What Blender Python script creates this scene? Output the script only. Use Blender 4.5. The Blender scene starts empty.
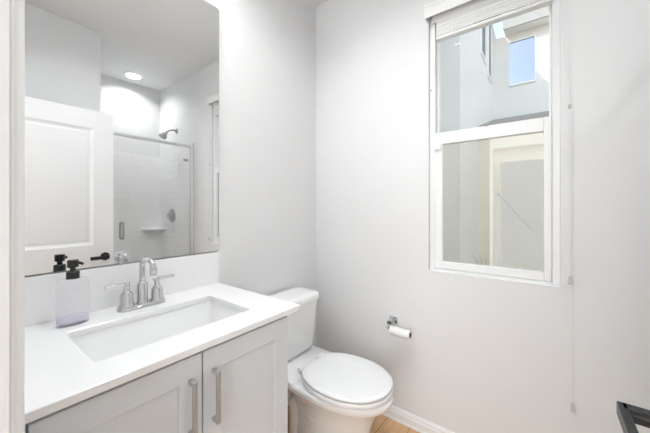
import bpy, bmesh, math, random
from mathutils import Vector, Matrix
random.seed(4)
S = bpy.context.scene
C = S.collection
PI = math.pi

# ---------------------------------------------------------------- camera, sky, sun, exposure
cam = bpy.data.cameras.new('camera')
cam.sensor_width = 36.0
cam.lens = 289.475 / 650 * 36
cam.shift_y = -8.59 / 650
cam.clip_start = 0.01
camo = bpy.data.objects.new('camera', cam)
C.objects.link(camo)
camo.location = (1.3085, 0.0, 1.2485)
camo.rotation_euler = (PI / 2, 0, 0.6496)
S.camera = camo

SKY_STRENGTH = 0.46
SUN_STRENGTH = 3.6
VANITY = 2.5
DOWNLIGHT = 4.4
HALL_FILL = 6.0
CEILING_FILL = 7.8
AREA_FILL = 39.0

w = bpy.data.worlds.new('World')
S.world = w
w.use_nodes = True
nt = w.node_tree
bg = nt.nodes['Background']
sky = nt.nodes.new('ShaderNodeTexSky')
sky.sky_type = 'NISHITA'
sky.sun_disc = False
sky.sun_elevation = math.radians(31)
sky.sun_rotation = math.radians(203)
sky.air_density = 1.0
sky.dust_density = 0.6
hs = nt.nodes.new('ShaderNodeHueSaturation')
hs.inputs['Saturation'].default_value = .68
nt.links.new(sky.outputs[0], hs.inputs['Color'])
nt.links.new(hs.outputs[0], bg.inputs[0])
bg.inputs[1].default_value = SKY_STRENGTH

sun = bpy.data.lights.new('sun', 'SUN')
sun.energy = SUN_STRENGTH
sun.angle = math.radians(0.6)
sun.color = (1, .97, .92)
suno = bpy.data.objects.new('sun', sun)
C.objects.link(suno)
suno.rotation_euler = Vector((-1, -2.3, 1.53)).to_track_quat('Z', 'Y').to_euler()
suno.location = (-4, -6, 8)

# added fill panel in the unseen hall, lighting the room through the doorway
area_fill = bpy.data.lights.new('hall_fill_panel', 'AREA')
area_fill.shape = 'RECTANGLE'; area_fill.size = 1.6; area_fill.size_y = 2.2; area_fill.energy = AREA_FILL; area_fill.color = (.925, .965, 1)
area_fillo = bpy.data.objects.new('hall_fill_panel', area_fill)
C.objects.link(area_fillo)
area_fillo.location = (1.42, -1.88, 1.35)
area_fillo.rotation_euler = (PI / 2, 0, 0)

S.view_settings.view_transform = 'Standard'
S.view_settings.look = 'None'
S.view_settings.gamma = 1
S.view_settings.use_curve_mapping = False
S.view_settings.exposure = 0.12

# ---------------------------------------------------------------- materials
def mat(name, col, rough=.5, metal=0, var=.03, scale=6, bump=0, bscale=200, **kw):
    m = bpy.data.materials.new(name)
    m.use_nodes = True
    n, l = m.node_tree.nodes, m.node_tree.links
    b = n['Principled BSDF']
    b.inputs['Roughness'].default_value = rough
    b.inputs['Metallic'].default_value = metal
    tc = n.new('ShaderNodeTexCoord')
    nz = n.new('ShaderNodeTexNoise')
    nz.inputs['Scale'].default_value = scale
    l.new(tc.outputs['Object'], nz.inputs['Vector'])
    mx = n.new('ShaderNodeMix')
    mx.data_type = 'RGBA'
    mx.inputs['A'].default_value = (*[c * (1 - var) for c in col], 1)
    mx.inputs['B'].default_value = (*[min(1, c * (1 + var)) for c in col], 1)
    l.new(nz.outputs[0], mx.inputs['Factor'])
    l.new(mx.outputs['Result'], b.inputs['Base Color'])
    if bump:
        n2 = n.new('ShaderNodeTexNoise')
        n2.inputs['Scale'].default_value = bscale
        l.new(tc.outputs['Object'], n2.inputs['Vector'])
        bp = n.new('ShaderNodeBump')
        bp.inputs['Strength'].default_value = bump
        bp.inputs['Distance'].default_value = .002
        l.new(n2.outputs[0], bp.inputs['Height'])
        l.new(bp.outputs[0], b.inputs['Normal'])
    for k, v in kw.items():
        b.inputs[k.replace('_', ' ')].default_value = v
    return m

def emit(name, col, s):
    m = bpy.data.materials.new(name)
    m.use_nodes = True
    n, l = m.node_tree.nodes, m.node_tree.links
    b = n['Principled BSDF']
    b.inputs['Base Color'].default_value = (.9, .9, .9, 1)
    b.inputs['Emission Color'].default_value = (*col, 1)
    b.inputs['Emission Strength'].default_value = s
    return m

def glass(name, tint=(1, 1, 1), haze=0.0, base=.05, haze_col=(.9, .9, .86)):
    """clear sheet: straight-through transmission, mirror reflection rising at grazing angles, optional dusty film"""
    m = bpy.data.materials.new(name)
    m.use_nodes = True
    n, l = m.node_tree.nodes, m.node_tree.links
    n.remove(n['Principled BSDF'])
    out = n['Material Output']
    tr = n.new('ShaderNodeBsdfTransparent'); tr.inputs[0].default_value = (*tint, 1)
    gl = n.new('ShaderNodeBsdfGlossy'); gl.inputs['Roughness'].default_value = .0
    gl.inputs[0].default_value = (.95, .95, .95, 1)
    lw = n.new('ShaderNodeLayerWeight'); lw.inputs[0].default_value = .5
    pw = n.new('ShaderNodeMath'); pw.operation = 'POWER'; pw.inputs[1].default_value = 5
    l.new(lw.outputs['Facing'], pw.inputs[0])
    ma = n.new('ShaderNodeMath'); ma.operation = 'MULTIPLY_ADD'
    ma.inputs[1].default_value = .9; ma.inputs[2].default_value = base
    l.new(pw.outputs[0], ma.inputs[0])
    mx = n.new('ShaderNodeMixShader')
    l.new(ma.outputs[0], mx.inputs[0]); l.new(tr.outputs[0], mx.inputs[1]); l.new(gl.outputs[0], mx.inputs[2])
    last = mx
    if haze:
        df = n.new('ShaderNodeBsdfDiffuse'); df.inputs[0].default_value = (*haze_col, 1)
        tl = n.new('ShaderNodeBsdfTranslucent'); tl.inputs[0].default_value = (*haze_col, 1)
        ad = n.new('ShaderNodeMixShader'); l.new(df.outputs[0], ad.inputs[1]); l.new(tl.outputs[0], ad.inputs[2])
        tc = n.new('ShaderNodeTexCoord'); nz = n.new('ShaderNodeTexNoise'); nz.inputs['Scale'].default_value = 3
        l.new(tc.outputs['Object'], nz.inputs[0])
        mm = n.new('ShaderNodeMath'); mm.operation = 'MULTIPLY_ADD'; mm.inputs[1].default_value = haze * .5; mm.inputs[2].default_value = haze * .75
        l.new(nz.outputs[0], mm.inputs[0])
        m2 = n.new('ShaderNodeMixShader')
        l.new(mm.outputs[0], m2.inputs[0]); l.new(mx.outputs[0], m2.inputs[1]); l.new(ad.outputs[0], m2.inputs[2])
        last = m2
    l.new(last.outputs[0], out.inputs[0])
    return m

def brick_mat(name, c1, c2, mortar, bw, bh, ms, axes='xy', rough=.3, bump=.3, grain=False, offset=.5):
    m = bpy.data.materials.new(name)
    m.use_nodes = True
    n, l = m.node_tree.nodes, m.node_tree.links
    b = n['Principled BSDF']; b.inputs['Roughness'].default_value = rough
    tc = n.new('ShaderNodeTexCoord'); sp = n.new('ShaderNodeSeparateXYZ'); mp = n.new('ShaderNodeCombineXYZ')
    l.new(tc.outputs['Object'], sp.inputs[0])
    l.new(sp.outputs['xyz'.index(axes[0])], mp.inputs[0]); l.new(sp.outputs['xyz'.index(axes[1])], mp.inputs[1])
    br = n.new('ShaderNodeTexBrick')
    br.offset = offset
    for k, v in (('Color1', (*c1, 1)), ('Color2', (*c2, 1)), ('Mortar', (*mortar, 1)), ('Scale', 1), ('Mortar Size', ms), ('Brick Width', bw), ('Row Height', bh), ('Mortar Smooth', .3), ('Bias', 0)):
        br.inputs[k].default_value = v
    l.new(mp.outputs[0], br.inputs['Vector'])
    col = br.outputs['Color']
    if grain:
        m3 = n.new('ShaderNodeMapping'); m3.inputs['Scale'].default_value = (40, 2.5, 1)
        l.new(tc.outputs['Object'], m3.inputs[0])
        nz = n.new('ShaderNodeTexNoise'); nz.inputs['Scale'].default_value = 1.5; nz.inputs['Detail'].default_value = 6
        l.new(m3.outputs[0], nz.inputs[0])
        mx = n.new('ShaderNodeMix'); mx.data_type = 'RGBA'; mx.blend_type = 'MULTIPLY'; mx.inputs['Factor'].default_value = .35
        l.new(col, mx.inputs['A']); l.new(nz.outputs['Color'], mx.inputs['B'])
        rp = n.new('ShaderNodeValToRGB'); rp.color_ramp.elements[0].color = (.55, .5, .45, 1); rp.color_ramp.elements[1].color = (1, 1, 1, 1)
        rp.color_ramp.elements[0].position = .3; rp.color_ramp.elements[1].position = .65
        l.new(nz.outputs[0], rp.inputs[0]); l.new(rp.outputs[0], mx.inputs['B'])
        col = mx.outputs['Result']
    l.new(col, b.inputs['Base Color'])
    bp = n.new('ShaderNodeBump'); bp.inputs['Strength'].default_value = bump; bp.inputs['Distance'].default_value = .004; bp.invert = True
    l.new(br.outputs['Fac'], bp.inputs['Height']); l.new(bp.outputs[0], b.inputs['Normal'])
    return m

M = {}
M['wall'] = mat('wall_paint', (.79, .79, .79), .75, var=.008, bump=.10, bscale=140)
M['ceil'] = mat('ceiling_paint', (.84, .84, .84), .85, var=.008, bump=.1, bscale=120)
M['trim'] = mat('trim_paint', (.87, .87, .87), .32, var=.01)
M['floor'] = brick_mat('oak_planks', (.78, .49, .27), (.70, .42, .22), (.22, .12, .06), 1.2, .14, .002, axes='yx', rough=.4, bump=.2, grain=True)
M['quartz'] = mat('white_quartz', (.88, .88, .875), .22, var=.02, scale=35)
M['cab'] = mat('grey_cabinet_paint', (.71, .745, .775), .42, var=.01)
M['cabin'] = mat('cabinet_inside', (.12, .12, .12), .8)
M['porc'] = mat('porcelain', (.92, .92, .915), .10, var=.008)
M['plast'] = mat('seat_plastic', (.90, .90, .90), .22, var=.006)
M['chrome'] = mat('chrome', (.60, .60, .61), .05, 1, var=.02)
M['nickel'] = mat('brushed_nickel', (.46, .46, .465), .36, .65, var=.06, scale=90)
M['alu'] = mat('satin_aluminium', (.74, .74, .74), .3, .8, var=.03)
M['black'] = mat('matte_black', (.012, .012, .013), .38, var=.2)
M['rubber'] = mat('black_plastic', (.015, .015, .016), .3, var=.2)
M['mirror'] = mat('mirror_silver', (.85, .855, .855), .0, 1, var=.003)
M['mirror_edge'] = mat('mirror_edge', (.28, .30, .29), .3)
M['paper'] = mat('tissue_paper', (.90, .90, .90), .95, var=.02, scale=60, bump=.2, bscale=500)
M['card'] = mat('cardboard', (.16, .13, .11), .9, var=.1)
M['vinyl'] = mat('window_vinyl', (.875, .875, .87), .35, var=.01)
M['blind'] = mat('blind_slats', (.84, .835, .82), .5, var=.03, scale=12)
M['dark'] = mat('dark_gap', (.03, .03, .03), .8)
M['cord'] = mat('white_cord', (.80, .80, .79), .7)
M['bead'] = mat('clear_grey_bead', (.55, .55, .54), .25)
M['pane'] = glass('window_glass', (.97, .985, .98), haze=.05, base=.05)
M['pane_dusty'] = glass('dusty_window_glass', (.95, .95, .92), haze=.13, base=.05, haze_col=(.95, .94, .88))
M['shower_glass'] = glass('shower_glass', (.985, .985, .985), base=.04)
M['bottle'] = glass('clear_bottle_plastic', (.985, .98, .99), haze=.12, base=.03, haze_col=(.93, .91, .95))
M['soap'] = mat('lilac_soap', (.78, .72, .90), .2, var=.05, Alpha=.5)
M['fiber'] = brick_mat('moulded_tile_surround', (.93, .93, .925), (.93, .93, .925), (.86, .86, .855), .30, .075, .0035, axes='yz', rough=.16, bump=.5)
M['fiber_side'] = brick_mat('moulded_tile_surround_side', (.93, .93, .925), (.93, .93, .925), (.86, .86, .855), .30, .075, .0035, axes='xz', rough=.16, bump=.5)
M['fiber_plain'] = mat('white_acrylic', (.92, .92, .915), .18, var=.006)
M['globe'] = emit('opal_globe', (.96, .985, 1), VANITY * 10)
M['lens'] = emit('downlight_lens', (.96, .985, 1), 2.5)
M['hall_fill_lens'] = emit('hall_fill_light_lens', (.96, .985, 1), HALL_FILL)
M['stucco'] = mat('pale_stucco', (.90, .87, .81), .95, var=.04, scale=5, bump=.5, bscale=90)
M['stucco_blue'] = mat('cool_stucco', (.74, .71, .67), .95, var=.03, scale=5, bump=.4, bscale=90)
M['stucco_cream'] = mat('cream_stucco', (.93, .83, .66), .95, var=.05, scale=6, bump=.5, bscale=90)
M['stucco_rough'] = mat('rough_grey_stucco', (.34, .305, .25), .98, var=.45, scale=34, bump=1, bscale=60)
M['ext_trim'] = mat('white_exterior_trim', (.85, .85, .84), .6)
M['fascia'] = mat('grey_fascia', (.34, .335, .32), .7)
M['shingle'] = mat('brown_grey_shingles', (.27, .245, .21), .9, var=.3, scale=60, bump=.6, bscale=80)
M['ext_glass'] = mat('reflecting_window_glass', (.20, .235, .31), .02, 1, var=.01)
M['dim_glass'] = mat('dim_window_glass', (.14, .15, .15), .6, var=.1)
M['ground'] = mat('gravel', (.38, .35, .30), .95, var=.3, scale=40, bump=.8, bscale=90)
M['leaf'] = mat('leaves', (.20, .25, .12), .7, var=.3, scale=20)
M['stick'] = mat('weathered_rod', (.10, .09, .08), .8)

# ---------------------------------------------------------------- helpers
class MB:
    def __init__(s):
        s.bm = bmesh.new()
    def box(s, x0, x1, y0, y1, z0, z1):
        v = [s.bm.verts.new((x, y, z)) for x in (x0, x1) for y in (y0, y1) for z in (z0, z1)]
        for f in ((0, 1, 3, 2), (4, 6, 7, 5), (0, 4, 5, 1), (2, 3, 7, 6), (0, 2, 6, 4), (1, 5, 7, 3)):
            s.bm.faces.new([v[i] for i in f])
        return s
    def loft(s, rings, cap0=True, cap1=True, closed=True):
        R = [[s.bm.verts.new(p) for p in r] for r in rings]
        n = len(R[0])
        for a, b in zip(R, R[1:]):
            for i in range(n if closed else n - 1):
                j = (i + 1) % n
                s.bm.faces.new((a[i], a[j], b[j], b[i]))
        if cap0: s.bm.faces.new(R[0][::-1])
        if cap1: s.bm.faces.new(R[-1])
        return s
    def cyl(s, p0, p1, r0, r1=None, n=24):
        return s.tube([p0, p1], [r0, r0 if r1 is None else r1], n)
    def tube(s, path, r, n=16, square=False):
        P = [Vector(p) for p in path]
        if not isinstance(r, (list, tuple)): r = [r] * len(P)
        rings = []
        t0 = (P[1] - P[0]).normalized()
        up = Vector((0, 0, 1)) if abs(t0.z) < .9 else Vector((0, 1, 0))
        u = t0.cross(up).normalized(); prev = t0
        for i, p in enumerate(P):
            t = ((P[i + 1] - p).normalized() if i < len(P) - 1 else Vector()) + ((p - P[i - 1]).normalized() if i else Vector())
            t = t.normalized() if t.length > 1e-6 else prev
            q = prev.rotation_difference(t); u = (q @ u); u = (u - u.dot(t) * t).normalized(); prev = t
            v = t.cross(u)
            rings.append([tuple(p + r[i] * (math.cos(2 * PI * k / n) * u + math.sin(2 * PI * k / n) * v)) for k in range(n)])
        return s.loft(rings)
    def lathe(s, prof, org, ax='z', n=32):
        """prof: (radius, height) pairs along ax"""
        rings = []
        for r, h in prof:
            ring = []
            for k in range(n):
                a, b = r * math.cos(2 * PI * k / n), r * math.sin(2 * PI * k / n)
                d = {'z': (a, b, h), 'x': (h, a, b), 'y': (b, h, a)}[ax]
                ring.append((org[0] + d[0], org[1] + d[1], org[2] + d[2]))
            rings.append(ring)
        return s.loft(rings)
    def prism(s, pts, ax, a, b):
        """pts 2D polygon extruded along ax from a to b; 2D = the other two axes in xyz order"""
        def p3(p, t):
            return {'x': (t, p[0], p[1]), 'y': (p[0], t, p[1]), 'z': (p[0], p[1], t)}[ax]
        return s.loft([[p3(p, a) for p in pts], [p3(p, b) for p in pts]])
    def build(s, name, m, parent=None, bevel=0, seg=2, smooth=35, kind=None):
        bmesh.ops.recalc_face_normals(s.bm, faces=s.bm.faces)
        me = bpy.data.meshes.new(name)
        s.bm.to_mesh(me); s.bm.free()
        if smooth:
            for p in me.polygons: p.use_smooth = True
            me.set_sharp_from_angle(angle=math.radians(smooth))
        o = bpy.data.objects.new(name, me)
        C.objects.link(o)
        me.materials.append(m)
        if bevel:
            bv = o.modifiers.new('bevel', 'BEVEL'); bv.width = bevel; bv.segments = seg; bv.limit_method = 'ANGLE'
            bv.angle_limit = math.radians(40); bv.harden_normals = False
        if parent is not None:
            o.parent = parent
            inv = Matrix.Translation(-Vector(world_loc(parent)))
            o.matrix_parent_inverse = inv
        if kind: o['kind'] = kind
        return o

def world_loc(o):
    """things are empties at a location, part meshes sit at their thing's origin"""
    if o.parent is None: return o.location.copy()
    return Vector((0, 0, 0))

def thing(name, label, cat, loc, group=None):
    o = bpy.data.objects.new(name, None)
    o.empty_display_size = .05
    C.objects.link(o)
    o.location = loc
    o['label'] = label; o['category'] = cat
    if group: o['group'] = group
    return o
def tag(o, label, cat, group=None):
    o['label'] = label; o['category'] = cat
    if group: o['group'] = group
    return o
def struct(o, label=None, cat=None):
    o['kind'] = 'structure'
    if label: o['label'] = label
    if cat: o['category'] = cat
    return o

D = 1.616          # window wall
CH = 2.69          # ceiling
FW = 0.0531         # bathroom face of the doorway wall
JL, JR = .735, 1.494
HX0, HX1, HZ0, HZ1 = .798, 1.362, .900, 2.300      # window opening

def holed(mb, a0, a1, b0, b1, ha0, ha1, hb0, hb1, t0, t1):
    """wall slab in the x/z plane, thickness along y, one rectangular opening"""
    A, B = [a0, ha0, ha1, a1], [b0, hb0, hb1, b1]
    V = {}
    for t in (t0, t1):
        for i, x in enumerate(A):
            for j, z in enumerate(B):
                V[t, i, j] = mb.bm.verts.new((x, t, z))
    for t in (t0, t1):
        for i in range(3):
            for j in range(3):
                if i == 1 and j == 1: continue
                mb.bm.faces.new((V[t, i, j], V[t, i + 1, j], V[t, i + 1, j + 1], V[t, i, j + 1]))
    def q(i, j, k, l): mb.bm.faces.new((V[t0, i, j], V[t0, k, l], V[t1, k, l], V[t1, i, j]))
    for i in range(3):
        q(i, 0, i + 1, 0); q(i, 3, i + 1, 3); q(0, i, 0, i + 1); q(3, i, 3, i + 1)
    q(1, 1, 2, 1); q(1, 2, 2, 2); q(1, 1, 1, 2); q(2, 1, 2, 2)
    return mb

# ---------------------------------------------------------------- the room
struct(MB().box(-.12, 2.62, -2.0, D + .15, -.10, 0).build('floor', M['floor'], smooth=0), 'tan oak plank floor under the toilet', 'floor')
struct(MB().box(-.14, 2.64, -2.0, D + .15, CH, CH + .16).build('ceiling', M['ceil'], smooth=0), 'flat white ceiling above the window wall', 'ceiling')
struct(MB().box(-.12, 0, FW, D, 0, CH).build('wall_left', M['wall'], smooth=0), 'white wall behind the mirror and toilet tank', 'wall')
wb = holed(MB(), -.12, 2.62, -.10, CH + .16, HX0, HX1, HZ0, HZ1, D, D + .15).build('wall_back', M['wall'], smooth=0)
struct(wb, 'white wall around the window and paper holder', 'wall')
wf = holed(MB(), -.12, 2.62, 0, CH, JL - .02, JR + .02, 0, 2.035, -.06, FW).build('wall_front', M['wall'], smooth=0)
struct(wf)
struct(MB().prism([(1.622, FW), (1.622, .779), (2.514, .779), (2.514, .69), (1.70, .69), (1.70, FW)], 'z', 0, CH).build('wall_right', M['wall'], smooth=0),
       'grey-white wall seen in the mirror above the open door', 'wall')
struct(MB().box(2.514, 2.62, FW, D, 0, CH).build('wall_shower', M['wall'], smooth=0), 'white wall above the shower surround in the mirror', 'wall')
struct(MB().prism([(-.12, -.06), (0.0, -.06), (0.0, -1.9), (2.5, -1.9), (2.5, -.06), (2.62, -.06), (2.62, -2.0), (-.12, -2.0)], 'z', 0, CH).build('wall_hall', M['wall'], smooth=0))

# baseboards: profile (depth, height)
prof = [(0, 0), (.016, 0), (.016, .010), (.0125, .014), (.0125, .046), (.0095, .050), (.0095, .061), (.006, .066), (.006, .070), (.003, .0735), (0, .0735)]
struct(MB().prism([(D - d, z) for d, z in prof], 'x', 0.0, 1.66).build('baseboard_back', M['trim'], smooth=20), 'white stepped baseboard under the window wall', 'baseboard')
struct(MB().prism([(d, z) for d, z in prof], 'y', .835, D - .016).build('baseboard_left', M['trim'], smooth=20))
struct(MB().prism([(1.622 - d, z) for d, z in prof], 'y', FW, .779).build('baseboard_right', M['trim'], smooth=20))

# door frame: jambs, stops and stepped casing in one trim run per side
def casing(x, sgn):
    # x/y section; sgn -1: casing grows to -x from the opening edge at x
    p = [(0, FW), (0, FW - .011), (-.006, FW - .011), (-.006, -.06), (.02, -.06), (.02, FW)]
    mb = MB()
    mb.prism([(x - sgn * a * -1 if False else x + sgn * (a if a > 0 else a), b) for a, b in [(0, -.06), (.02, -.06), (.02, FW), (0, FW)]], 'z', 0, 2.035)
    c = [(.0045, FW), (.0045, FW + .0030), (.0052, FW + .0042), (.0066, FW + .0048), (.0085, FW + .0050), (.0092, FW + .0058), (.0094, FW + .0080), (.0102, FW + .0100), (.0122, FW + .0125), (.016, FW + .0153), (.022, FW + .0172), (.032, FW + .0178), (.050, FW + .0155), (.058, FW + .012), (.060, FW)]
    mb.prism([(x + sgn * a, b) for a, b in c], 'z', 0, 2.08)
    st = [(0, -.01), (-.010, -.01), (-.010, .018), (0, .018)]
    mb.prism([(x + sgn * a, b) for a, b in st], 'z', 0, 2.015)
    return mb
struct(casing(JL, -1).build('trim_1', M['trim'], smooth=30), 'white door casing at the left edge of the photo', 'trim')
struct(casing(JR, 1).build('trim_2', M['trim'], smooth=30))
mb = MB().box(JL - .02, JR + .02, -.06, FW, 2.015, 2.035)
mb.box(JL - .06, JR + .06, FW, FW + .016, 2.02, 2.08)
struct(mb.build('trim_3', M['trim'], smooth=0))

# ---------------------------------------------------------------- window
YF = D + .020      # face of the vinyl frame
win = bpy.data.objects.new('window_1', None); C.objects.link(win); win.location = (1.08, D, HZ0)
struct(win, 'white single-hung vinyl window above the toilet paper', 'window')
mb = MB()
for x0, x1, z0, z1 in ((HX0, .826, HZ0, HZ1), (1.334, HX1, HZ0, HZ1), (.826, 1.334, HZ0, .918), (.826, 1.334, HZ1 - .03, HZ1)):
    mb.box(x0, x1, YF, D + .13, z0, z1)
mb.build('window_frame', M['vinyl'], win, bevel=.002)
mb = MB()
for x0, x1, z0, z1 in ((.827, .866, .919, 1.657), (1.305, 1.333, .919, 1.657), (.866, 1.305, .919, .9585), (.866, 1.305, 1.594, 1.655)):
    mb.box(x0, x1, YF - .004, YF + .028, z0, z1)
sash = mb.build('lower_sash', M['vinyl'], win, bevel=.003)
MB().box(.866, 1.305, YF + .008, YF + .011, .9585, 1.594).build('lower_pane', M['pane_dusty'], sash, smooth=0)['label'] = 'dusty lower window pane'
mb = MB()
for x0, x1, z0, z1 in ((.827, .836, 1.64, 2.269), (1.324, 1.333, 1.64, 2.269), (.836, 1.324, 1.635, 1.667), (.836, 1.324, 2.24, 2.269)):
    mb.box(x0, x1, YF + .034, YF + .060, z0, z1)
sash = mb.build('upper_sash', M['vinyl'], win, bevel=.002)
MB().box(.836, 1.324, YF + .044, YF + .047, 1.667, 2.24).build('upper_pane', M['pane'], sash, smooth=0)
mb = MB(); mb.box(.826, .860, D + .002, YF - .004, 1.562, 1.597); mb.box(.829, .840, D - .004, D + .002, 1.567, 1.590)
mb.build('sash_stop', M['vinyl'], win, bevel=.003)
MB().lathe([(0, 0), (.007, 0), (.009, .004), (.006, .008), (0, .009)], (1.075, YF + .006, 1.657)).build('sash_lock', M['nickel'], win)
MB().lathe([(0, 0), (.004, 0), (.004, -.003), (0, -.004)], (.806, YF - .0005, 1.90), 'y', 12).build('screw', M['nickel'], win)
# drywall corner bead / sill
MB().box(HX0, HX1, D - .002, YF, HZ0 - .0005, HZ0 + .006).build('sill', M['trim'], win, bevel=.002)

# blind, raised
bl = thing('window_blind', 'raised white slatted blind bunched at the top of the window', 'blind', (1.08, D, 2.3))
mb = MB(); mb.box(.789, 1.368, D - .045, D - .036, 2.272, 2.335); mb.box(.789, .795, D - .036, D - .001, 2.272, 2.335); mb.box(1.362, 1.368, D - .036, D - .001, 2.272, 2.335)
mb.box(.789, 1.368, D - .049, D - .036, 2.325, 2.340)
mb.build('valance', M['blind'], bl, bevel=.002)
MB().box(.815, 1.350, D + .004, D + .040, 2.262, 2.298).build('headrail', M['blind'], bl, bevel=.001)
mb = MB()
for k in range(17):
    z = 2.184 + k * .0047
    d = .0016 * math.sin(k * 2.3)
    mb.box(.837 + .001 * (k % 3), 1.334 - .001 * (k % 2), D + .006 + d, D + .041 + d, z, z + .0043)
mb.build('slat_stack', M['blind'], bl, smooth=0)
br = MB().box(.836, 1.335, D + .005, D + .042, 2.164, 2.181).build('bottom_rail', M['blind'], bl, bevel=.003)
MB().box(1.02, 1.14, D + .0085, D + .02, 2.1812, 2.1838).build('rail_slot', M['dark'], bl, smooth=0)
for x in (.92, 1.25): MB().box(x - .004, x + .004, D + .0025, D + .0042, 2.164, 2.262).build('ladder_tape', M['blind'], bl, smooth=0)
cx = 1.3955
cd = MB()
cd.tube([(1.358, D - .030, 2.272), (1.364, D - .026, 2.14), (1.376, D - .016, 1.92), (1.388, D - .007, 1.70), (1.390, D - .006, 1.66), (1.394, D - .006, 1.3), (1.394, D - .006, .955)], .0009, 8)
cd.tube([(1.362, D - .030, 2.272), (1.370, D - .026, 2.14), (1.382, D - .016, 1.92), (1.394, D - .007, 1.70), (1.398, D - .006, 1.66), (1.401, D - .006, 1.3), (1.402, D - .006, .415)], .0009, 8)
cdo = cd.build('pull_cord', M['cord'], bl)
for x, z in ((1.394, .93), (1.402, .392)):
    MB().lathe([(0, .030), (.004, .029), (.006, .022), (.0085, .004), (.009, 0), (.006, -.003), (0, -.003)], (x, D - .010, z), n=16).build('cord_tassel', M['bead'], bl)
MB().box(1.387, 1.397, D - .010, D, 1.674, 1.690).build('cord_cleat', M['bead'], bl, bevel=.002)

# ---------------------------------------------------------------- door standing open, seen in the mirror
door = bpy.data.objects.new('door_1', None); C.objects.link(door); door.location = (1.48, .084, .0)
struct(door, 'white panelled door standing open, seen in the mirror', 'door')
DX0, DX1, DY0, DY1, DT = 1.492, 1.527, .084, .829, 2.0
mb = MB()
st = .130
mb.box(DX0, DX1, DY0, DY0 + st, .01, DT); mb.box(DX0, DX1, DY1 - st, DY1, .01, DT)
for z0, z1 in ((.01, .22), (.795, .962), (1.862, DT)): mb.box(DX0, DX1, DY0 + st, DY1 - st, z0, z1)
mb.build('door_frame', M['trim'], door, smooth=0)
for z0, z1 in ((.22, .795), (.962, 1.862)):
    p = MB(); y0, y1 = DY0 + st, DY1 - st
    for x, s in ((DX0, 1), (DX1, -1)):
        def ring(i, d): return [(x + s * d, y0 + i, z0 + i), (x + s * d, y1 - i, z0 + i), (x + s * d, y1 - i, z1 - i), (x + s * d, y0 + i, z1 - i)]
        p.loft([ring(0, .001), ring(.006, .0045), ring(.014, .0075), ring(.020, .0105), ring(.030, .0105), ring(.036, .008), ring(.040, .0075)], cap0=False)
    p.build('door_panel', M['trim'], door, smooth=20)
hz, hy = .866, .772
for s, x, nm in ((-1, DX0, 'door_handle'), (1, DX1, 'door_handle')):
    h = MB()
    h.lathe([(0, 0), (.031, 0), (.031, s * .006), (.029, s * .008), (.013, s * .009), (.011, s * .014), (.011, s * .060), (0, s * .060)], (x, hy, hz), 'x')
    h.box(min(x + s * .02, x + s * .068), max(x + s * .02, x + s * .068), hy - .010, hy + .0105, hz - .0115, hz + .0125)
    xx = x + s * .067
    prof2 = lambda y: [(xx - .007, y, hz - .0125), (xx + .007, y, hz - .0125), (xx + .007, y, hz + .0125), (xx - .007, y, hz + .0125)]
    h.loft([prof2(y) for y in (hy + .0105, hy - .02, hy - .07, hy - .108)])
    ho = h.build(nm, M['black'], door, bevel=.0025)
    ho['label'] = 'matte black lever handle'
for z in (.25, 1.0, 1.78):
    MB().cyl((DX0 - .004, DY0 - .004, z), (DX0 - .004, DY0 - .004, z + .09), .006, n=12).build('hinge', M['black'], door)

# ---------------------------------------------------------------- vanity
CT, CB = .8757, .8560
vx = .535
van = thing('vanity_cabinet', 'light grey shaker vanity cabinet under the white countertop', 'cabinet', (.27, .444, 0))
mb = MB()
mb.box(.003, vx - .021, .096, .119, .10, CB - .002); mb.box(.003, vx - .021, .769, .787, .10, CB - .002); mb.box(.003, vx - .021, .119, .769, .10, .118)
mb.box(.003, .012, .119, .769, .118, .66); mb.box(.003, vx - .08, .101, .787, 0, .10); mb.box(vx - .040, vx - .021, .119, .769, CB - .03, CB - .002)
mb.build('carcass', M['cab'], van, smooth=0)
MB().box(.003, vx - .012, FW + .002, .0945, .0, CB - .002).build('filler_strip', M['cab'], van, smooth=0)
def shaker(y0, y1, nm, hy):
    z0, z1, r = .108, .8385, .064
    x0, x1 = vx - .019, vx
    m = MB()
    # one slab with a stepped-in panel
    def ring(x, i): return [(x, y0 + i, z0 + i), (x, y1 - i, z0 + i), (x, y1 - i, z1 - i), (x, y0 + i, z1 - i)]
    m.loft([ring(x0, 0), ring(x1 - .0015, 0), ring(x1, .0015), ring(x1, r - .001), ring(x1 - .001, r), ring(x1 - .009, r + .0005)])
    d = m.build(nm, M['cab'], van, smooth=0)
    h = MB(); hx = x1 + .030
    hz0, hz1 = .634, .774
    h.box(hx - .010, hx, hy - .006, hy + .006, hz0 - .006, hz1 + .006)
    for z in (hz0, hz1): h.box(x1 - .0005, hx - .009, hy - .006, hy + .006, z - .006, z + .006)
    h.build('handle', M['nickel'], d, bevel=.0015)
    return d
shaker(.0965, .4425, 'door', .408)
shaker(.4465, .7865, 'door', .478)

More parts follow.
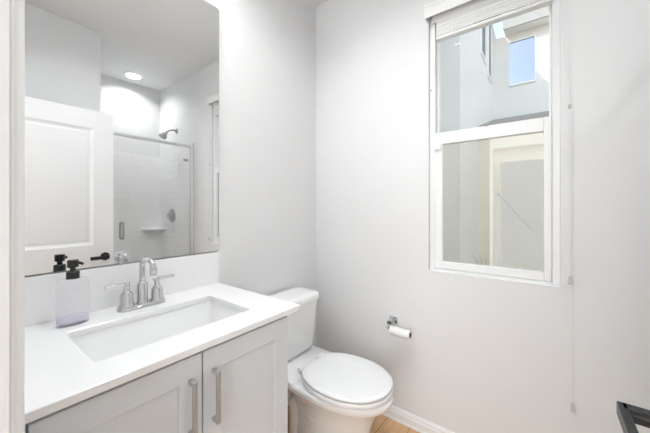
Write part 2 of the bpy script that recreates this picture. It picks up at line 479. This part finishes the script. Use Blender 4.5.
SX0, SX1, SY0, SY1 = .168, .446, .220, .685
ct = thing('countertop', 'white quartz countertop with sink cutout on the grey vanity', 'countertop', (.28, .444, CB))
def rrect(x0, x1, y0, y1, r, n=5):
    pts = []
    for cx_, cy_, a in ((x1 - r, y1 - r, 0), (x0 + r, y1 - r, 90), (x0 + r, y0 + r, 180), (x1 - r, y0 + r, 270)):
        for k in range(n + 1):
            t = math.radians(a + 90 * k / n); pts.append((cx_ + r * math.cos(t), cy_ + r * math.sin(t)))
    return pts
outer = rrect(.0, .558, FW + .001, .831, .004)
inner = rrect(SX0, SX1, SY0, SY1, .012)
m = MB()
e = .0022
def lv(pts, z): return [(x, y, z) for x, y in pts]
def inset(pts, d):
    cx_ = (min(p[0] for p in pts) + max(p[0] for p in pts)) / 2; cy_ = (min(p[1] for p in pts) + max(p[1] for p in pts)) / 2
    return [(x - d * (1 if x > cx_ else -1), y - d * (1 if y > cy_ else -1)) for x, y in pts]
rings = [lv(inner, CB), lv(outer, CB), lv(outer, CT - e), lv(inset(outer, e * .4), CT - e * .4), lv(inset(outer, e), CT), lv(inset(inner, -e), CT), lv(inner, CT - e)]
m.loft(rings + [lv(inner, CB)], cap0=False, cap1=False)
bmesh.ops.remove_doubles(m.bm, verts=m.bm.verts, dist=1e-5)
m.build('slab', M['quartz'], ct, smooth=0)
tag(MB().box(.0005, .0145, FW + .001, .831, CT + .0003, 1.030).build('backsplash', M['quartz'], bevel=.0012), 'low white quartz backsplash between the countertop and the mirror', 'backsplash')

sk = thing('sink', 'white rectangular undermount sink set in the countertop', 'sink', (.307, .4525, .72))
m = MB()
def rr(i, z, r): return lv(rrect(SX0 - .004 + i, SX1 + .004 - i, SY0 - .004 + i, SY1 + .004 - i, r), z)
m.loft([rr(-.018, CB - .012, .03), rr(-.018, CB - .0005, .03), rr(0, CB - .0005, .022), rr(.004, CB - .02, .025), rr(.012, CB - .09, .030), rr(.022, CB - .115, .04), rr(.045, CB - .128, .05), rr(.11, CB - .135, .02)], cap0=False, cap1=True)
m.loft([rr(-.018, CB - .012, .03), rr(-.004, CB - .03, .03), rr(.004, CB - .10, .03), rr(.03, CB - .15, .04)], cap0=False, cap1=True)
m.build('basin', M['porc'], sk, smooth=50)
MB().lathe([(0, 0), (.022, 0), (.022, .003), (.016, .005), (.012, .003), (0, .003)], (.30, .4525, CB - .136)).build('drain', M['chrome'], sk)

# faucet
fx, fy = .092, .4555
fa = thing('faucet', 'chrome two-handle faucet with arched spout behind the sink', 'faucet', (fx, fy, CT))
m = MB()
def stad(hl, hw, z, n=10):
    pts = []
    for s in (1, -1):
        for k in range(n + 1):
            t = -PI / 2 + PI * k / n
            pts.append((fx - s * hw * math.sin(t) * 1.0, fy + s * (hl - hw + hw * math.cos(t)), z))
    return pts
m.loft([stad(.082, .027, CT), stad(.082, .027, CT + .008), stad(.079, .024, CT + .013), stad(.076, .021, CT + .015)])
m.build('base_plate', M['chrome'], fa)
m = MB().lathe([(0, .012), (.0205, .012), (.0205, .018), (.018, .024), (.018, .082), (.0165, .088), (.0115, .092), (.0115, .098), (0, .098)], (fx, fy, CT))
path = [(fx, fy, CT + .09), (fx, fy, CT + .151)]
for k in range(1, 9):
    t = PI / 2 * k / 8
    path.append((fx + .030 * (1 - math.cos(t)), fy, CT + .151 + .030 * math.sin(t)))
path.append((fx + .066, fy, CT + .181))
for k in range(1, 9):
    t = PI / 2 * k / 8
    path.append((fx + .066 + .030 * math.sin(t), fy, CT + .151 + .030 * math.cos(t)))
path.append((fx + .096, fy, CT + .148))
m.tube(path, .0100, 20)
m.lathe([(0, .024), (.0118, .024), (.0118, .0), (.010, -.003), (0, -.003)], (fx + .096, fy, CT + .132), n=24)
m.build('spout', M['chrome'], fa, smooth=40)
for s in (-1, 1):
    y = fy + s * .052
    h = MB().lathe([(0, .012), (.0255, .012), (.0255, .018), (.0215, .024), (.0205, .054), (.0175, .062), (.0105, .070), (.0095, .082), (.0105, .084), (.0105, .098), (0, .098)], (fx, y, CT), n=28)
    h.box(fx - .006, fx + .006, min(y - s * .014, y + s * .066), max(y - s * .014, y + s * .066), CT + .088, CT + .100)
    h.build('faucet_handle', M['chrome'], fa, smooth=40, bevel=.0012)
MB().tube([(fx - .030 + .006, fy, CT + .012), (fx - .024, fy, CT + .05)], .0025, 10).build('lift_rod', M['chrome'], fa)

# soap bottle
bx, by = .100, .251
bt = thing('soap_bottle', 'clear soap bottle with black pump beside the faucet', 'bottle', (bx, by, CT))
def oval(rx, ry, z, e=.75, n=36):
    pts = []
    for k in range(n):
        t = 2 * PI * k / n; c, s_ = math.cos(t), math.sin(t)
        pts.append((bx + rx * math.copysign(abs(c) ** e, c), by + ry * math.copysign(abs(s_) ** e, s_), z))
    return pts
rt = math.radians(0)
m = MB().loft([oval(.020, .036, CT), oval(.0235, .0405, CT + .003), oval(.024, .041, CT + .02), oval(.024, .0405, CT + .125), oval(.023, .0395, CT + .138), oval(.020, .035, CT + .145), oval(.015, .018, CT + .148, 1), oval(.0125, .0125, CT + .150, 1)])
body = m.build('body', M['bottle'], bt, smooth=50)
MB().loft([oval(.0195, .0355, CT + .007), oval(.0225, .0395, CT + .010), oval(.0228, .0398, CT + .020), oval(.0228, .0398, CT + .027)]).build('liquid_soap', M['soap'], bt, smooth=50)
m = MB()
mk = []
for k in range(25):
    t = 2 * PI * k / 24; mk.append((bx + .0243, by + .0065 * math.cos(t) + .004, CT + .118 + .0075 * math.sin(t)))
m.tube(mk, .0007, 6)
m.tube([(bx + .0243, by + .004, CT + .113), (bx + .0243, by + .004, CT + .121)], .0007, 6)
m.build('emblem', M['bead'], bt)['label'] = 'small grey ring emblem'
m = MB().lathe([(0, .146), (.0172, .146), (.0172, .168), (.0155, .170), (.008, .171), (.0075, .180), (.0105, .181), (.0145, .183), (.0145, .206), (0, .207)], (bx, by, CT), n=28)
m.tube([(bx, by, CT + .196), (bx + .010, by + .012, CT + .1965), (bx + .014, by + .019, CT + .194), (bx + .0155, by + .022, CT + .189)], [.0055, .005, .0045, .004], 12)
m.build('pump', M['rubber'], bt, smooth=40)

# mirror
mi = thing('mirror', 'large frameless wall mirror above the backsplash', 'mirror', (0, .44, 1.034))
pts = rrect(.064, .832, 1.0345, 2.243, .010)
MB().prism(pts, 'x', .0005, .0115).build('backing', M['mirror_edge'], mi, smooth=0)
MB().prism(rrect(.065, .831, 1.0355, 2.242, .010), 'x', .0116, .0121).build('glass', M['mirror'], mi, smooth=0)

# vanity light, above the mirror
vl = thing('vanity_light', 'three-globe chrome vanity light above the mirror', 'light', (0, .444, 2.40))
MB().box(.0, .022, .20, .69, 2.375, 2.425).build('back_plate', M['chrome'], vl, bevel=.004)
for y in (.244, .444, .644):
    MB().tube([(.02, y, 2.40), (.09, y, 2.40), (.09, y, 2.375)], .008, 12).build('arm', M['chrome'], vl)
    MB().lathe([(0, .045), (.02, .043), (.038, .030), (.046, .010), (.046, -.006), (.038, -.028), (.02, -.042), (0, -.045)], (.09, y, 2.335)).build('lamp_shade', M['globe'], vl, smooth=60)

# ---------------------------------------------------------------- toilet
ty = 1.208
to = thing('toilet', 'white two-piece toilet with closed lid beside the vanity', 'toilet', (.35, ty, 0))
def egg(xb, xf, hw, z, n=56, eb=.62, ef=.95, frac=.5, clip=None):
    xc = xb + (xf - xb) * frac
    pts = []
    for k in range(n):
        t = 2 * PI * k / n; c, s_ = math.cos(t), math.sin(t)
        e = ef if c > 0 else eb
        x = xc + ((xf - xc) if c > 0 else (xc - xb)) * math.copysign(abs(c) ** e, c)
        y = ty + hw * math.copysign(abs(s_) ** e, s_)
        if clip is not None: x = max(x, clip)
        pts.append((x, y, z))
    return pts
m = MB()
m.loft([egg(.215, .662, .128, 0), egg(.215, .662, .128, .016), egg(.225, .652, .118, .028), egg(.235, .645, .110, .09), egg(.240, .645, .106, .15),
        egg(.235, .652, .110, .20), egg(.22, .672, .120, .25), egg(.20, .698, .138, .295), egg(.17, .728, .160, .325), egg(.14, .748, .177, .343), egg(.13, .757, .185, .354), egg(.13, .761, .1875, .372), egg(.135, .756, .185, .381), egg(.14, .748, .178, .3845), egg(.17, .70, .14, .385)])
# rear deck that carries the tank
dk = []
for z, x0, x1, w_ in ((.20, .22, .32, .07), (.30, .15, .32, .085), (.340, .06, .33, .12), (.350, .036, .335, .176), (.358, .03, .335, .182), (.386, .03, .335, .184), (.394, .034, .33, .180)):
    dk.append([(x, y, z) for x, y in rrect(x0, x1, ty - w_, ty + w_, .03)])
m.loft(dk)
# trapway bulge on both sides
for s in (-1, 1):
    m.tube([(.50, ty + s * .055, .30), (.45, ty + s * .070, .235), (.39, ty + s * .078, .20), (.33, ty + s * .078, .235), (.285, ty + s * .076, .275), (.255, ty + s * .072, .235), (.25, ty + s * .070, .13), (.25, ty + s * .070, .0)], [.045, .04, .036, .035, .036, .038, .036, .036], 18)
m.build('bowl', M['porc'], to, smooth=60)
for s in (-1, 1):
    MB().lathe([(0, .022), (.008, .021), (.013, .014), (.014, 0), (0, 0)], (.40, ty + s * .112, .014), n=20).build('bolt_cap', M['plast'], to)
m = MB()
m.loft([egg(.300, .741, .175, .3855, eb=.9, clip=.318), egg(.300, .741, .175, .3905, eb=.9, clip=.318), egg(.289, .7545, .187, .391, eb=.9, clip=.312), egg(.288, .756, .188, .393, eb=.9, clip=.312), egg(.288, .756, .188, .4075, eb=.9, clip=.312), egg(.290, .754, .186, .410, eb=.9, clip=.312)])
m.build('seat', M['plast'], to, smooth=50)
m = MB()
m.loft([egg(.305, .738, .172, .4105, eb=.9, clip=.322), egg(.305, .738, .172, .4155, eb=.9, clip=.322), egg(.291, .752, .186, .416, eb=.9, clip=.318), egg(.290, .753, .187, .4185, eb=.9, clip=.316), egg(.290, .753, .187, .4240, eb=.9, clip=.316), egg(.294, .748, .183, .4275, eb=.9, clip=.318), egg(.31, .73, .167, .4300, eb=.9, clip=.325), egg(.37, .665, .107, .4320, eb=.9, clip=.37)])
m.build('lid', M['plast'], to, smooth=50)
for s in (-1, 1):
    MB().cyl((.300, ty + s * .075 - .025, .412), (.300, ty + s * .075 + .025, .412), .012, n=20).build('hinge', M['plast'], to, bevel=.002)
m = MB()
def tk(x0, x1, hw, z, r=.035): return [(x, y, z) for x, y in rrect(x0, x1, ty - hw, ty + hw, r, 6)]
m.loft([tk(.05, .165, .130, .3945), tk(.04, .183, .155, .405), tk(.032, .192, .163, .43), tk(.025, .210, .184, .697)])
m.build('tank', M['porc'], to, smooth=60)
m = MB()
m.loft([tk(.026, .212, .186, .697, .045), tk(.020, .221, .194, .701, .045), tk(.020, .222, .195, .724, .045), tk(.022, .219, .192, .735, .045), tk(.03, .210, .183, .740, .04), tk(.06, .17, .145, .742)])
m.build('tank_lid', M['porc'], to, smooth=60)

# ---------------------------------------------------------------- toilet paper and its holder
ph = thing('paper_holder', 'chrome toilet paper holder on the wall below the window', 'holder', (.594, D, .58))
MB().box(.570, .618, D - .008, D, .563, .605).build('wall_plate', M['chrome'], ph, bevel=.002)
m = MB(); m.box(.592, .604, D - .066, D - .006, .578, .594); m.box(.582, .592, D - .066, D - .054, .548, .594); m.box(.582, .604, D - .066, D - .054, .578, .594)
m.build('arm', M['chrome'], ph, bevel=.0015)
MB().cyl((.572, D - .06, .5575), (.710, D - .06, .5575), .0050, n=16).build('spindle', M['chrome'], ph)
pr = thing('toilet_paper_roll', 'nearly used toilet paper roll on the chrome wall holder', 'toilet paper', (.655, D - .06, .5575))
def hollow(ro, ri, x0, x1):
    m = MB(); n = 32; o = (0, D - .06, .5575 - ri + .0054)
    R = []
    for r, x in ((ri, x0), (ro, x0), (ro, x1), (ri, x1), (ri, x0)):
        R.append([(x, o[1] + r * math.cos(2 * PI * k / n), o[2] + r * math.sin(2 * PI * k / n)) for k in range(n)])
    m.loft(R, cap0=False, cap1=False)
    bmesh.ops.remove_doubles(m.bm, verts=m.bm.verts, dist=1e-6)
    return m
m = hollow(.0250, .0165, .603, .718)
m.build('paper', M['paper'], pr, smooth=40)
m = MB(); R = []
oz = .5575 - .0165 + .0054
for r, x in ((.0146, .604), (.0164, .604), (.0164, .7175), (.0146, .7175), (.0146, .604)):
    R.append([(x, D - .06 + r * math.cos(2 * PI * k / 32), oz + r * math.sin(2 * PI * k / 32)) for k in range(32)])
m.loft(R, cap0=False, cap1=False); bmesh.ops.remove_doubles(m.bm, verts=m.bm.verts, dist=1e-6)
m.build('cardboard_core', M['card'], pr, smooth=40)

# ---------------------------------------------------------------- shower, seen in the mirror
SXF, SXB, SYA, SYB = 1.722, 2.512, .781, D - .002
sh = thing('shower_stall', 'white tile-patterned shower surround seen in the mirror', 'shower', (2.1, 1.2, 0))
m = MB().box(SXF - .05, SXB, SYA, SYB, 0, .045); m.box(SXF - .055, SXF + .035, SYA, SYB, 0, .105)
m.build('pan', M['fiber_plain'], sh, bevel=.006)
MB().box(SXB - .012, SXB, SYA, SYB, .045, 1.865).build('rear_panel', M['fiber'], sh, bevel=.003)
MB().box(SXF + .03, SXB - .012, SYB - .012, SYB, .045, 1.865).build('side_panel', M['fiber_side'], sh, bevel=.003)
MB().box(SXF + .03, SXB - .012, SYA, SYA + .012, .045, 1.865).build('side_panel', M['fiber_side'], sh, bevel=.003)
q = [(SXB - .012, SYB - .012)]
for k in range(13):
    t = PI / 2 * k / 12; q.append((SXB - .012 - .13 * math.cos(t) * 1 - 0, SYB - .012 - .13 * math.sin(t)))
col = [(SXB - .012, SYB - .012), (SXB - .012, SYB - .115)] + [(SXB - .115 + .103 * math.sin(PI / 2 * (1 - k / 10.)) * 1 - .0, SYB - .115 + .103 * (1 - math.cos(PI / 2 * k / 10.)) * 0 + .103 * math.sin(PI / 2 * k / 10.)) for k in range(1, 10)] + [(SXB - .115, SYB - .012)]
MB().prism(col, 'z', .045, 1.865).build('corner_column', M['fiber_plain'], sh, smooth=50)
MB().prism([(SXB - .012, SYB - .012)] + [(SXB - .012 - .19 * math.sin(PI / 2 * k / 12), SYB - .012 - .19 * math.cos(PI / 2 * k / 12)) for k in range(13)], 'z', .985, 1.010).build('shelf', M['fiber_plain'], sh, bevel=.006)

sd = thing('shower_door', 'chrome-framed glass shower door seen in the mirror', 'shower door', (SXF, 1.2, .105))
MB().box(SXF - .012, SXF + .012, SYA, SYB - .03, 1.885, 1.912).build('top_rail', M['alu'], sd, bevel=.002)
MB().box(SXF - .008, SXF + .012, SYB - .034, SYB - .022, .106, 1.885).build('strike_post', M['alu'], sd, bevel=.001)
MB().box(SXF - .016, SXF + .018, SYB - .022, SYB, .106, 1.934).build('wall_channel', M['ext_trim'], sd, bevel=.002)
MB().box(SXF - .003, SXF + .003, SYA + .012, SYB - .036, .112, 1.884).build('glass_panel', M['shower_glass'], sd, smooth=0)
MB().box(SXF - .010, SXF + .010, SYA, SYA + .012, .106, 1.885).build('hinge_post', M['alu'], sd, bevel=.001)
h = MB()
for s in (-1, 1):
    yy = .960
    x1 = SXF + s * .0035; x2 = SXF + s * .040
    pth = [(x1, yy, .975)] + [(x1 + s * .0365 * math.sin(t) , yy, .975 - .012 + .012 * math.cos(t)) for t in ()] + [(x2 - s * .010, yy, .975), (x2, yy, .985), (x2, yy, 1.105), (x2 - s * .010, yy, 1.115), (x1, yy, 1.115)]
    h.tube(pth, .0085, 14)
h.build('handle', M['nickel'], sd)
MB().box(SXF - .008, SXF - .0032, SYB - .105, SYB - .050, 1.735, 1.765).build('glass_clip', M['nickel'], sd, bevel=.002)

yb = SYB - .012
hd = thing('wall_shower', 'chrome shower head on its arm, seen in the mirror', 'shower head', (2.10, D, 2.13))
MB().lathe([(0, 0), (.030, 0), (.028, -.006), (.012, -.012), (0, -.012)], (2.08, D, 2.13), 'y').build('flange', M['nickel'], hd)
MB().tube([(2.08, D - .004, 2.13), (2.08, D - .05, 2.132), (2.08, D - .085, 2.118), (2.08, D - .11, 2.095)], .0095, 14).build('shower_arm', M['nickel'], hd)
d = Vector((0, -.62, -.78)).normalized(); p0 = Vector((2.08, D - .105, 2.10))
MB().tube([p0 + d * t for t in (0, .015, .03, .055, .075, .085)], [.011, .013, .020, .036, .043, .041], 28).build('spray_head', M['nickel'], hd)
vv = thing('shower_valve', 'round chrome shower valve on the tiled surround', 'valve', (2.16, yb, 1.16))
MB().lathe([(0, 0), (.082, 0), (.078, -.006), (.030, -.012), (.026, -.014), (.026, -.045), (.022, -.05), (0, -.05)], (2.16, yb, 1.16), 'y').build('escutcheon', M['nickel'], vv)
MB().tube([(2.16, yb - .040, 1.16), (2.12, yb - .052, 1.145), (2.07, yb - .058, 1.13)], [.012, .010, .008], 14).build('lever', M['nickel'], vv)

def downlight(x, y, energy, spread, label):
    dl = thing('downlight', label, 'light', (x, y, CH))
    MB().lathe([(.072, 0), (.095, 0), (.094, -.004), (.080, -.008), (.072, -.004)], (x, y, CH), n=40).build('trim_ring', M['fiber_plain'], dl)
    MB().lathe([(0, -.0005), (.0715, -.0005), (.0715, -.004), (0, -.005)], (x, y, CH), n=40).build('lens', M['lens'], dl)
    al = bpy.data.lights.new('downlight_lamp', 'AREA'); al.shape = 'DISK'; al.size = .14; al.energy = energy; al.spread = math.radians(spread); al.color = (.96, .985, 1)
    alo = bpy.data.objects.new('downlight_lamp', al); C.objects.link(alo); alo.parent = dl; alo.location = (0, 0, -.0065)
downlight(2.29, 1.25, DOWNLIGHT, 142, 'round recessed downlight over the shower, seen in the mirror')
downlight(.70, .70, CEILING_FILL, 150, 'added round recessed fill light over the middle of the bathroom, out of view')  # unseen ceiling lamp, added to brighten the bathroom evenly

hl = thing('hall_fill_light', 'added flush round fill light in the unseen hall behind the camera', 'light', (1.2, -.95, CH))  # lamp added behind the camera to light the room from the doorway
MB().lathe([(0, 0), (.285, 0), (.285, -.03), (0, -.03)], (1.2, -.95, CH), n=40).build('rim', M['nickel'], hl)
MB().lathe([(0, -.03), (.275, -.03), (.26, -.06), (.16, -.085), (0, -.095)], (1.2, -.95, CH), n=40).build('diffuser', M['hall_fill_lens'], hl, smooth=60)

# ---------------------------------------------------------------- the neighbouring house across the side yard
WX, WY, WT = .687, 5.0, 3.985
nb = thing('building', 'pale stucco neighbouring house seen through the window', 'building', (1.5, 5.0, 0))
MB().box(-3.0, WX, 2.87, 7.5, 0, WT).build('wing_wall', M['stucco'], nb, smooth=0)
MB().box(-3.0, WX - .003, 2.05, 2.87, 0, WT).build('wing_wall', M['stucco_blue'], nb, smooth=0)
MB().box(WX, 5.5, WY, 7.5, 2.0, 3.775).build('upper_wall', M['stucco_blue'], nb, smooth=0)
# projecting ground floor with a sunk panel
LY = 3.85
m = holed(MB(), WX, 5.5, 0, 2.15, .825, 2.6, -.0, 1.935, LY, LY + .12)
m.build('lower_wall', M['stucco_cream'], nb, smooth=0)
MB().box(WX, 5.5, LY + .12, WY, 0, 2.15).build('inner_wall', M['stucco_cream'], nb, smooth=0)
MB().box(.902, 2.5, LY + .045, LY + .119, 0.0, 1.775).build('sunk_panel', M['stucco_rough'], nb, smooth=0)
MB().prism([(LY - .10, 2.155), (LY - .10, 2.195), (WY, 2.575), (WY, 2.535)], 'x', WX, 5.5).build('porch_roof', M['shingle'], nb, smooth=0)
# eaves
MB().box(WX + .155, 5.7, WY - .20, 7.7, 3.775, 3.80).build('soffit', M['stucco'], nb, smooth=0)
MB().box(WX + .150, 5.7, WY - .225, WY - .20, 3.765, 3.955).build('fascia', M['fascia'], nb, smooth=0)
MB().prism([(WY - .30, 3.955), (WY - .30, 3.99), (7.0, 4.6), (7.0, 4.0)], 'x', WX + .26, 5.7).build('roof', M['shingle'], nb, smooth=0)
# windows of the neighbour
f = MB()
x0, x1, z0, z1 = .895, 1.200, 3.035, 3.645
for a in ((x0, x1, z0 - .02, z0), (x0, x1, z1, z1 + .012), (x0 - .012, x0, z0 - .02, z1 + .012), (x1, x1 + .012, z0 - .02, z1 + .012)):
    f.box(a[0], a[1], WY - .03, WY, a[2], a[3])
f = f.build('window', M['ext_trim'], nb, smooth=0)
MB().box(x0, x1, WY - .012, WY - .002, z0, z1).build('pane', M['ext_glass'], f, smooth=0)
for y0, y1, z0, z1 in ((3.97, 4.24, 3.17, 3.84), (4.52, 4.72, 3.09, 3.86)):
    f = MB()
    for a in ((y0 - .05, y0, z0 - .05, z1 + .05), (y1, y1 + .05, z0 - .05, z1 + .05), (y0, y1, z0 - .05, z0), (y0, y1, z1, z1 + .05)):
        f.box(WX, WX + .014, a[0], a[1], a[2], a[3])
    f = f.build('window', M['ext_trim'], nb, smooth=0)
    MB().box(WX, WX + .006, y0, y1, z0, z1).build('pane', M['dim_glass'], f, smooth=0)
struct(MB().box(-12, 14, D + .15, 16, -.12, -.02).build('ground_outside', M['ground'], smooth=0))
tag(MB().tube([(.878, LY - .012, 1.42), (1.19, LY - .03, 1.02)], .008, 8).build('rod', M['stick']), 'thin dark rod slanting across the grey stucco panel outside', 'rod')

def shrub(x, y, h, n, label):
    t = thing('shrub', label, 'plant', (x, y, -.02), 'small shrubs at the foot of the neighbouring wall')
    st_, lf = MB(), MB()
    for k in range(n):
        a = random.uniform(0, 2 * PI); r = random.uniform(.02, .16); hh = h * random.uniform(.6, 1)
        tip = Vector((x + r * math.cos(a), y + r * math.sin(a), hh))
        st_.tube([(x, y, -.02), (x + r * .4 * math.cos(a), y + r * .4 * math.sin(a), hh * .55), tip], [.004, .003, .002], 5)
        for q_ in range(9):
            f_ = .45 + .55 * q_ / 8
            c = Vector((x + r * f_ * math.cos(a), y + r * f_ * math.sin(a), hh * f_))
            b = random.uniform(0, 2 * PI); dd = Vector((math.cos(b), math.sin(b), random.uniform(-.2, .7))).normalized()
            sd_ = dd.cross(Vector((0, 0, 1))).normalized() * .011
            L = .045
            vs = [lf.bm.verts.new(p) for p in (c, c + dd * L * .5 + sd_, c + dd * L, c + dd * L * .5 - sd_)]
            lf.bm.faces.new(vs)
    st_.build('stems', M['leaf'], t); lf.build('foliage', M['leaf'], t, smooth=0)
shrub(.86, 3.45, .80, 18, 'low green shrub at the left below the dusty pane')
shrub(1.10, 3.5, .77, 18, 'low green shrub at the right below the dusty pane')
